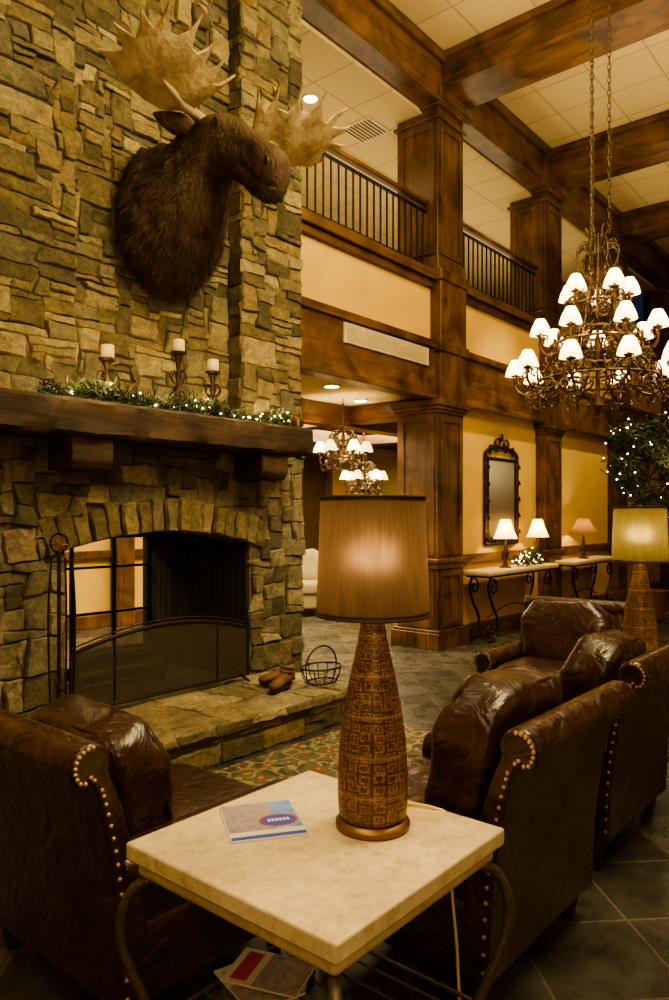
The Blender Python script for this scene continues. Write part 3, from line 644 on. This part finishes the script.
# ---------------------------------------------------------------- chandelier
def link(mb,p,h,r,flip,th):
    q=[]
    for i in range(12):
        a=2*PI*i/12; u=r*math.cos(a); w=h*math.sin(a); q.append((p[0]+(0 if flip else u),p[1]+(u if flip else 0),p[2]+w))
    mb.tube(q,th,5,True)
def chandelier(label,loc,tiers,top,ceil,sc,en,nch,shm='glass_shade',lightgroup=1):
    t=thing('chandelier',label,'chandelier',loc)
    MB().lathe([(.005,-.06*sc),(.03*sc,-.02*sc),(.05*sc,.02*sc),(.02*sc,.08*sc),(.014*sc,top*.3),(.03*sc,top*.36),(.014*sc,top*.42),(.014*sc,top*.7),(.035*sc,top*.75),(.014*sc,top*.8),(.014*sc,top)],16).build('stem','bronze',t)
    for Rr,h,n,off in tiers:
        rg=MB(); rg.tube([(Rr*.72*math.cos(2*PI*i/40),Rr*.72*math.sin(2*PI*i/40),h-.06*sc) for i in range(40)],.012*sc,6,True)
        rg.tube([(Rr*.55*math.cos(2*PI*i/36),Rr*.55*math.sin(2*PI*i/36),h+.03*sc) for i in range(36)],.008*sc,6,True)
        if sc>.9:
            for k in range(n*2):
                a=PI*(k+.5)/n; Rm=Matrix.Rotation(a,3,'Z')
                rg.tube([Rm@p for p in spiral((Rr*.74,0,h-.13),.06,.012,PI/2,PI/2+7*(1 if k%2 else -1),18,(1,2))],.0065,5)
                rg.tube([Rm@p for p in spiral((Rr*.62,0,h+.02),.05,.010,-PI/2,-PI/2+7*(1 if k%2 else -1),16)],.006,5)
                rg.tube([Rm@p for p in spiral((Rr*.86,0,h-.20),.045,.010,0,7*(1 if k%2 else -1),16)],.006,5)
        rg.build('hoop','bronze',t)
        proto=None
        for k in range(n):
            a=2*PI*(k+off)/n
            if proto is None:
                m=MB(); m.tube(spl([(.02,0,h+.08*sc),(.3*Rr,0,h+.06*sc),(.6*Rr,0,h-.12*sc),(.88*Rr,0,h-.15*sc),(Rr,0,h-.09*sc),(Rr,0,h)],6),.0115*sc,6)
                m.tube(spiral((.55*Rr,0,h+.0*sc),.07*sc,.015*sc,-1.5,5.5,20),.009*sc,5)
                m.tube(spiral((.8*Rr,0,h-.19*sc),.055*sc,.012*sc,1.5,-5,18),.009*sc,5)
                m.tube(spiral((.92*Rr,.03*sc,h-.02*sc),.045*sc,.01*sc,-1.5,4.5,16),.008*sc,5)
                for s in (-1,1):
                    m.tube([Vector((.72*Rr,0,h-.1*sc))+Vector((0,s*(.02+.09*math.sin(q/10*PI))*sc,(.10*q/10-.1*(1-math.cos(q/10*PI)))*sc)) for q in range(11)],.008*sc,5)
                    m.tube(spiral((.72*Rr,s*.08*sc,h-.02*sc),.05*sc,.012*sc,0,s*6.5,16,(1,2)),.007*sc,5)
                    m.tube(spiral((Rr,s*.05*sc,h-.04*sc),.04*sc,.01*sc,0,s*6,14,(1,2)),.006*sc,5)
                arm=m.build('arm','bronze',t)
                MB().lathe([(.008*sc,h-.01*sc),(.036*sc,h+.005*sc),(.04*sc,h+.015*sc),(.014*sc,h+.012*sc),(.012*sc,h+.07*sc)],12,(Rr,0,0)).build('candle_cup','bronze',arm)
                MB().lathe([(.088*sc,h+.015*sc),(.083*sc,h+.035*sc),(.069*sc,h+.08*sc),(.049*sc,h+.12*sc),(.036*sc,h+.145*sc)],18,(Rr,0,0),False).build('lamp_shade',shm,arm)
                arm.rotation_euler=(0,0,a); proto=arm
            else: dup(proto,rz=a,parent=t)
            if k%lightgroup==0: plight((Rr*1.0*math.cos(a),Rr*math.sin(a),h+.08*sc),en*lightgroup,(1,.70,.36),.02,t)
    cr=MB()
    for k in range(8):
        a=k*PI/4; Rm=Matrix.Rotation(a,3,'Z')
        cr.tube([Rm@p for p in spl([(.02,0,top*.72),(.14*sc,0,top*.80),(.17*sc,0,top*.9),(.06*sc,0,top*.97),(.11*sc,0,top*1.03)],5)],.009*sc,5)
        cr.tube([Rm@p for p in spiral((.14*sc,0,top*.76),.055*sc,.01*sc,0,6,16)],.008*sc,5)
        cr.tube([Rm@p for p in spiral((.11*sc,0,top*.93),.04*sc,.008*sc,0,6,14)],.007*sc,5)
        cr.tube([Rm@p for p in spiral((.10*sc,0,top*.66),.05*sc,.01*sc,0,-6,14)],.007*sc,5)
    cr.build('crown_scrolls','bronze',t)
    for c in range(nch):
        m=MB(); a=2*PI*c/max(nch,1)+.9; p0=Vector((.09*math.cos(a),.09*math.sin(a),top)) if nch>1 else Vector((0,0,top)); p1=p0+Vector((0,0,ceil-loc[2]-top))
        k=int((p1-p0).length/.052)
        for i in range(k): link(m,p0.lerp(p1,(i+.5)/k),.034,.013,i%2,.0045)
        m.build('chain','bronze',t)
    if len(tiers)>1:
        m=MB(); R0=tiers[0][0]*.72
        for c in range(6):
            a=2*PI*c/6; p0=Vector((.05*math.cos(a),.05*math.sin(a),top*.98)); p1=Vector((R0*math.cos(a),R0*math.sin(a),tiers[0][1]-.06))
            m.tube([p0.lerp(p1,i/8)+Vector((0,0,-.12*math.sin(i/8*PI))) for i in range(9)],.005,5)
        m.build('stay','bronze',t)
    return t
chandelier('large tiered scrolled iron chandelier with glowing shades hanging at the right',(6.07,2.26,2.28),[(.66,.29,10,.1),(.46,.60,7,.4),(.25,.92,5,.2)],1.44,5.85,1,9,3)
chandelier('small lit iron chandelier in the back room, nearer the chimney',(6.2,5.08,1.95),[(.25,.12,6,.1)],.35,2.66,.85,12,1,lightgroup=2)
chandelier('small lit iron chandelier in the back room, nearer the wood column and hung lower',(7.5,5.8,1.72),[(.24,.12,6,.3)],.35,2.66,.85,12,1,lightgroup=2)

# ---------------------------------------------------------------- armchairs
def armchair(lm,name,label,loc,rz,group):
    t=thing(name,label,'armchair',loc,rz,group)
    MB().box(-.38,-.34,.11,.38,.30,.34).build('seat_base',lm,t,True,.03)
    MB().sq((0,.03,.39),(.265,.31,.09),.35,.3,wr=.03).build('seat_cushion',lm,t)
    Mx=Matrix.Rotation(R(12),3,'X'); bcc=Vector((0,-.195,.67)); br=(.275,.112,.235)
    MB().sq(bcc,br,.46,.40,80,44,Mx,.13).build('back_cushion',lm,t)
    pp=MB()
    for yy in (-.062,.062):
        pp.tube([bcc+Mx@Vector((.258*math.copysign(abs(math.cos(a))**.42,math.cos(a)),yy,.221*math.copysign(abs(math.sin(a))**.42,math.sin(a)))) for a in [2*PI*(i+.5)/64 for i in range(64)]],.006,6,True)
    pp.build('cushion_piping',lm,t)
    prof=[(-.25,.11),(-.36,.11),(-.37,.35),(-.395,.55),(-.43,.70),(-.45,.745)]
    prof+=[(-.450+.056*math.cos(a),.782+.056*math.sin(a)) for a in [R(240-i*22) for i in range(0,13)]]
    prof+=[(-.36,.66),(-.31,.48)]
    MB().prism(prof,0,-.385,.385).build('backrest',lm,t,True,.014,ang=35)
    nh=MB()
    for s in (-1,1):
        a=[(.30,.11),(.375,.11),(.375,.41)]+[(.335+.066*math.cos(q),.475+.066*math.sin(q)) for q in [R(-40+i*20) for i in range(0,15)]]+[(.29,.41)]
        MB().prism([(s*x,z) for x,z in a],1,-.36,.28).build('arm',lm,t,True,.022,ang=35)
        x=s*.3865
        path=spl([(x,y,z) for y,z in prof[1:14]],5)
        acc=0; last=path[0]
        for p in path[1:]:
            acc+=(p-last).length; last=p
            if acc>.0145:
                acc=0; c=p.copy(); dv=Vector((0,-.450-c.y,.782-c.z))
                if c.z>.73: c+=dv.normalized()*.010
                else: c.y+=.012
                nh.ball(c,.0060,7,5)
        for i in range(19):
            q=R(-40+i*15.5); nh.ball((s*(.335+.055*math.cos(q)),.281,.475+.055*math.sin(q)),.005,6,4)
        for i in range(18): nh.ball((s*.367,.281,.40-i*.0165),.005,6,4)
    nh.build('nailhead_trim','brass',t,stuff=True)
    for sx in (-1,1):
        for sy in (-.29,.24): MB().lathe([(.02,0),(.026,.02),(.036,.07),(.03,.11),(.03,.13)],14,(sx*.33,sy,0)).build('leg','foot',t)
    return t
def lower(t,dz):
    for c in t.children:
        if c.name.startswith(('back_cushion','cushion_piping')): c.location.z+=dz
G='brown leather club armchairs'
chA=armchair('leather','leather_armchair','dark brown leather club armchair just right of the big lamp, back turned',(2.18,1.33,0),0,G)
lower(dup(chA,(1.46,2.01,0),R(-90),'dark brown leather club armchair in the bottom left corner, left of the stone-topped table'),-.085)
lower(dup(chA,(3.29,1.40,0),0,'second brown leather armchair with its back turned, in front of the far table lamp'),-.03)
lower(dup(chA,(4.44,1.94,0),R(90),'brown leather armchair across the rug that shows its cushion front, below the wall mirror'),-.06)
lower(chA,-.010)
armchair('tanfab','fabric_armchair','tan fabric armchair in the back room beside the chimney edge',(7.75,7.0,0),R(150),None)
MB().box(-1.10,-.66,0,1.10,.66,.007).build('rug_field','rug',thing('area_rug','floral patterned wool rug between the hearth and the leather armchairs','rug',(2.94,2.42,0)))

# ---------------------------------------------------------------- end tables
def endtable(label,loc):
    t=thing('end_table',label,'side table',loc,0,'stone topped end tables')
    MB().box(-.327,-.327,.580,.327,.327,.622).build('tabletop','travertine',t,True,.006)
    MB().box(-.309,-.309,.540,.309,.309,.581).build('tabletop_moulding','travertine',t,True,.014)
    MB().tube([(-.27,-.27,.532),(.27,-.27,.532),(.27,.27,.532),(-.27,.27,.532)],.009,6,True).build('apron_frame','iron',t)
    for sx in (-1,1):
        for sy in (-1,1):
            k=.7071
            q=spl([(sx*r*k,sy*r*k,z) for r,z in ((.37,.537),(.435,.518),(.47,.45),(.465,.36),(.42,.25),(.38,.15),(.375,.06),(.41,.014))],6)
            MB().tube(q,.0135,10).ball((sx*.41*k,sy*.41*k,.016),.017,10,6).build('leg','iron',t)
    s=MB(); s.tube([(-.265,-.265,.2),(.265,-.265,.2),(.265,.265,.2),(-.265,.265,.2)],.007,6,True)
    for i in range(7): x=-.21+i*.07; s.tube([(x,-.265,.2),(x,.265,.2)],.004,6)
    s.build('lower_shelf','iron',t); return t
et=endtable('square cream stone-topped end table in the foreground under the big lamp',(1.355,1.185,0))
dup(et,(4.08,1.17,0),0,'square stone-topped end table farther back, under the second big lamp')

def tablelamp(label,loc,shm,en):
    t=thing('table_lamp',label,'table lamp',loc,0,'tall gilt bottle lamps')
    MB().lathe([(.088,0),(.093,.006),(.093,.016),(.086,.024),(.075,.028)],40).build('base','brass2',t)
    MB().lathe([(.076,.026),(.084,.034),(.087,.06),(.088,.10),(.087,.15),(.083,.21),(.075,.28),(.062,.35),(.049,.41),(.038,.46),(.031,.50),(.030,.52),(.024,.53)],48).build('lamp_body','lampbody',t)
    MB().lathe([(.013,.53),(.013,.60),(.02,.61),(.018,.65)],16).tube([(.0,0,.65),(.05,0,.70),(.045,0,.78),(0,0,.812),(-.045,0,.78),(-.05,0,.70),(0,0,.65)],.0025,5).build('socket','brass2',t)
    MB().ball((0,0,.685),.028,12,8,(1,1,1.2)).build('light_bulb','hotbulb',t)
    MB().lathe([(.142,.53),(.131,.822)],64,cap=False).build('lamp_shade',shm,t)
    MB().lathe([(.1428,.527),(.1424,.541)],64,cap=False).tube(ring(.1425,.1425,.531,48),.0035,6,True).build('shade_bottom_trim','trimtan',t)
    MB().lathe([(.1318,.812),(.1314,.824)],64,cap=False).tube(ring(.1315,.1315,.822,48),.0035,6,True).tube([(-.131,0,.812),(.131,0,.812)],.002,5).tube([(0,-.131,.812),(0,.131,.812)],.002,5).build('shade_top_trim','trimtan',t)
    MB().ball((0,0,.822),.009,10,6,(1,1,1.5)).build('finial','brass2',t)
    plight((0,0,.68),en,(1,.72,.38),.04,t)
    return t
lp=tablelamp('tall embossed gilt bottle lamp with copper drum shade on the foreground stone table',(1.48,1.117,.622),'shade1',17)
MB().tube(spl([(.088,.0,.006),(.12,.03,.004),(.155,.02,.004),(.185,-.06,.005),(.207,-.1,-.03),(.212,-.1,-.2),(.21,-.12,-.4),(.17,-.14,-.6),(.05,-.1,-.616),(-.1,.05,-.616)],8),.0038,6).build('cord','cord',lp)
tablelamp('second gilt bottle lamp with glowing gold drum shade at the right edge',(4.04,1.28,.622),'shade2',25)
tag(MB().tube(spl([(1.9,.62,.004),(2.2,.50,.004),(2.45,.66,.004),(2.75,.55,.004),(3.1,.62,.004),(3.5,.5,.004)],8),.004,6).build('floor_cord','cord'),'thin yellow cord snaking over the slate behind the armchairs','cord')

def magazine(label,loc,rz,ex=True):
    t=thing('magazine',label,'magazine',loc,rz)
    hw,hl=(.095,.112) if ex else (.075,.105)
    MB().box(-hw,-hl,0,hw,hl,.003).box(-hw+.001,-hl+.001,.003,hw-.001,hl-.001,.0045).build('pages','paper',t,False)
    if ex:
        MB().box(-.092,-.065,.0045,.03,.108,.0048).build('cover_photo','photo',t,False)
        MB().box(.03,-.065,.0045,.093,.108,.0048).build('sky_panel','sky',t,False)
        MB().loft([ell((.040,-.015,z),(.050,0,0),(0,.038,0),28) for z in (.0049,.0052)]).build('emblem_border','red',t,False)
        MB().loft([ell((.040,-.015,z),(.044,0,0),(0,.032,0),28) for z in (.0052,.0054)]).build('emblem','blue',t,False)
        q=MB()
        for i in range(6): q.box(.012+i*.0097,-.022,.0054,.0188+i*.0097,-.006,.0056)
        q.build('emblem_lettering','paper',t,False)
        MB().box(-.092,-.108,.0045,.092,-.090,.0048).build('title_band','blue',t,False)
    else:
        MB().box(-.073,-.103,.0045,.073,.02,.0048).build('cover_photo','photo',t,False)
        MB().box(-.06,.04,.0045,.06,.085,.005).build('title_band','red',t,False)
    return t
magazine('travel brochure with blue oval emblem lying on the foreground stone table',(1.322,1.35,.6225),R(-34))
magazine('magazine stored on the lower shelf of the foreground table, topmost',(1.36,1.36,.2155),R(20),False)
magazine('magazine stored on the lower shelf of the foreground table, underneath',(1.32,1.36,.2075),R(-15),False)

# ---------------------------------------------------------------- consoles
def console(label,x0,x1):
    cx=(x0+x1)/2; h=(x1-x0)/2; t=thing('console_table',label,'console table',(cx,4.02,0),0,'scrolled console tables')
    MB().box(-h,-.2,.735,h,.15,.79).build('tabletop','tantrav',t,True,.018)
    MB().box(-h+.05,-.16,.715,h-.05,.12,.735).build('apron_frame','blackiron',t,False)
    for s in (-1,1):
        for y in (-.13,.1):
            x=s*(h-.15)
            m=MB().tube(spl([(x,y,.72),(x+s*.06,y,.6),(x-s*.02,y,.42),(x-s*.14,y,.25),(x-s*.1,y,.06),(x+s*.04,y,.012)],6),.015,8)
            m.tube(spiral((x-s*.05,y,.60),.09,.02,PI/2,PI/2+s*7,22),.011,6).tube(spiral((x+s*.02,y,.14),.08,.02,-PI/2,-PI/2+s*7,22),.011,6)
            m.build('leg','blackiron',t)
    MB().tube(spl([(-h+.3,0,.25),(0,0,.36),(h-.3,0,.25)]),.008,6).build('stretcher','blackiron',t)
console('stone-topped scroll-leg console under the wall mirror',7.15,8.95)
console('stone-topped console farther along the wall, past the second column',9.45,11.1)
mi=thing('wall_mirror','arched iron-framed wall mirror with scrolled crest above the console','mirror',(8.2,4.245,1.06))
MB().box(-.33,-.02,.08,.33,-.01,1.0).build('mirror_glass','mirror',mi,False)
fr=MB()
for a,b in (((-.36,.03),(-.36,1.02)),((.36,.03),(.36,1.02)),((-.38,.05),(.38,.05)),((-.38,1.01),(.38,1.01)),((-.41,0),(-.41,1.08)),((.41,0),(.41,1.08)),((-.41,.0),(.41,.0))): fr.tube([(a[0],-.02,a[1]),(b[0],-.02,b[1])],.022,8)
for s in (-1,1):
    for z in (.12,.32,.52,.72,.92): fr.tube(spiral((s*.40,-.035,z),.06,.012,0,s*7,18),.012,6)
for x in (-.25,0,.25): fr.tube(spiral((x,-.035,.02),.055,.012,0,7,18),.011,6)
fr.tube([(.41*math.cos(a),-.02,1.06+.1*math.sin(a)) for a in [PI*i/16 for i in range(17)]],.02,8)
fr.build('frame','darkbronze',mi)
c=MB()
for s in (-1,1):
    c.tube(spiral((s*.1,-.02,1.2),.09,.02,-PI/2,-PI/2+s*7,20),.014,6).tube(spiral((s*.27,-.02,1.13),.06,.015,-PI/2,-PI/2+s*7,20),.012,6)
c.ball((0,-.02,1.28),.04,10,6,(1,.5,1.4)).build('crest','darkbronze',mi)
def smalllamp(label,loc,h,sh,en,k=1):
    t=thing('small_lamp',label,'table lamp',loc,0,'small lamps on the consoles')
    MB().lathe([(.07,0),(.07,.012),(.03,.03),(.018,.07),(.04,.12),(.045,.16),(.02,.22),(.012,h*.62)],18).build('base','bronze',t)
    MB().lathe([(.14*k,h*.6),(.12*k,h*.68),(.085*k,h*.82),(.055*k,h)],24,cap=False).build('lamp_shade',sh,t)
    MB().ball((0,0,h*.74),.025,8,6).build('light_bulb','hotbulb',t); plight((0,0,h*.76),en,(1,.70,.34),.03,t)
smalllamp('small cream-shaded lamp on the mirror console, left one',(7.85,4.0,.79),.56,'cream_shade',36)
smalllamp('small cream-shaded lamp on the mirror console, right one',(8.72,4.0,.79),.56,'cream_shade',36)
smalllamp('tan-shaded lamp on the farther console',(10.2,4.0,.79),.56,'rose_shade',30,1.5)
cg=thing('console_garland','small lit evergreen spray between the lamps on the mirror console','garland',(8.3,3.93,.79))
gg=lambda:(max(-.27,min(.27,rnd.gauss(0,.15))),rnd.gauss(0,.04),abs(rnd.gauss(.04,.06))+.03)
g=MB(); foliage(g,gg,1200,.05,.006); g.build('greenery','needle',cg,False)
g=MB(); lights(g,gg,40,.009); g.build('string_lights','bulb',cg,stuff=True)
tr=thing('indoor_tree','tall bushy indoor tree hung with tiny lights at the right edge','tree',(10.25,3.15,0))
MB().lathe([(.14,0),(.2,.02),(.24,.35),(.26,.4),(.22,.4)],24).build('pot','boot',tr)
MB().tube(spl([(0,0,.3),(.03,0,.8),(-.02,.02,1.3),(.02,0,1.8),(0,0,2.4)]),[.03]*12+[.02]*13,8).build('trunk','wz',tr)
cl=[]
for _ in range(24):
    a=rnd.uniform(0,2*PI); z=rnd.uniform(1.55,2.66); r=rnd.uniform(.05,.52)*(1-.25*abs(z-2.1)); cl.append((r*math.cos(a),r*math.sin(a),z,rnd.uniform(.06,.12)))
bt=MB()
for x,y,z,r in cl: bt.tube(spl([(0,0,z-.35),(x*.4,y*.4,z-.15),(x,y,z)],4),[.012]*4+[.006]*5,5)
bt.build('branches','wz',tr)
def tf():
    x,y,z,r=rnd.choice(cl); return (x+rnd.gauss(0,r*.75),y+rnd.gauss(0,r*.75),z+rnd.gauss(0,r*.8)-.03)
def tl(): 
    x,y,z,r=rnd.choice(cl[:11]); return (x+rnd.gauss(0,r),y+rnd.gauss(0,r),z+rnd.gauss(0,r))
g=MB(); foliage(g,tf,5600,.10,.012); g.build('foliage','needle',tr,False)
g=MB(); lights(g,tl,70,.010); g.build('string_lights','bulb',tr,stuff=True)
plight((-.3,-.45,2.1),8,(1,.74,.36),.1,tr)
tag(MB().box(6.535,4.28,1.20,6.547,4.35,1.30).build('thermostat','black',bevel=.003),'small black wall control on the nearest wood column','thermostat')
# ---------------------------------------------------------------- lights
CY=(1,.79,.38)
alight((3.4,.2,5.4),(3.0,4.0,3.0),245,1.6,1.2,CY)
slight((1.9,1.4,5.9),(2.9,4.0,2.4),120,70,CY,.15)
alight((6,0,5.3),(6,1.5,0),85,4,3)
alight((5.5,1.8,4.7),(5.5,1.8,6.1),55,5,2.5)
alight((10,2,4.7),(10,2,6.1),45,5,2.5)
slight((.3,1.9,5.6),(1.42,1.2,.6),360,17,(1,.78,.44),.12,.8)
alight((.0,.3,3.4),(2.2,1.6,.4),34,1.2,1.2)
alight((-.6,-.9,2.0),(1.5,1.2,.2),25,1.2,1.2)  # added fill from behind the camera, no fixture there
alight((8,-2,4.5),(8,-5,2.2),200,5,2)  # added wash on the front wall, brightens the mirror view and bounce
slight((3.0,1.0,5.7),(3.2,2.9,0),220,55,(1,.78,.43),.1)
alight((7.0,6.3,2.6),(7.0,6.3,0),430,4,1.5)
alight((3,6.6,2.6),(3,6.6,0),150,3,1.5,(1,.82,.48))
alight((6,5.4,4.2),(6,5.4,5.5),38,4,1)
alight((10,5.4,4.2),(10,5.4,5.5),38,4,1)
for x in (5.4,8.1,10.8): slight((x,2.6,5.6),(x,4.2,3.3),165,70,(1,.76,.36),.08)
slight((7.9,2.6,5.5),(8.3,4.2,1.0),560,46,(1,.75,.36),.08)
slight((10.4,2.6,5.5),(10.6,4.2,1.2),500,46,(1,.75,.36),.08)
slight((5.2,2.6,5.6),(5.6,3.4,0),340,50,(1,.77,.42),.1)
w=bpy.data.worlds.new('w'); SC.world=w; w.use_nodes=True
w.node_tree.nodes['Background'].inputs[0].default_value=(1,.72,.38,1); w.node_tree.nodes['Background'].inputs[1].default_value=.035
try: SC.view_settings.look='AgX - Medium High Contrast'
except Exception as e: print('look',e)
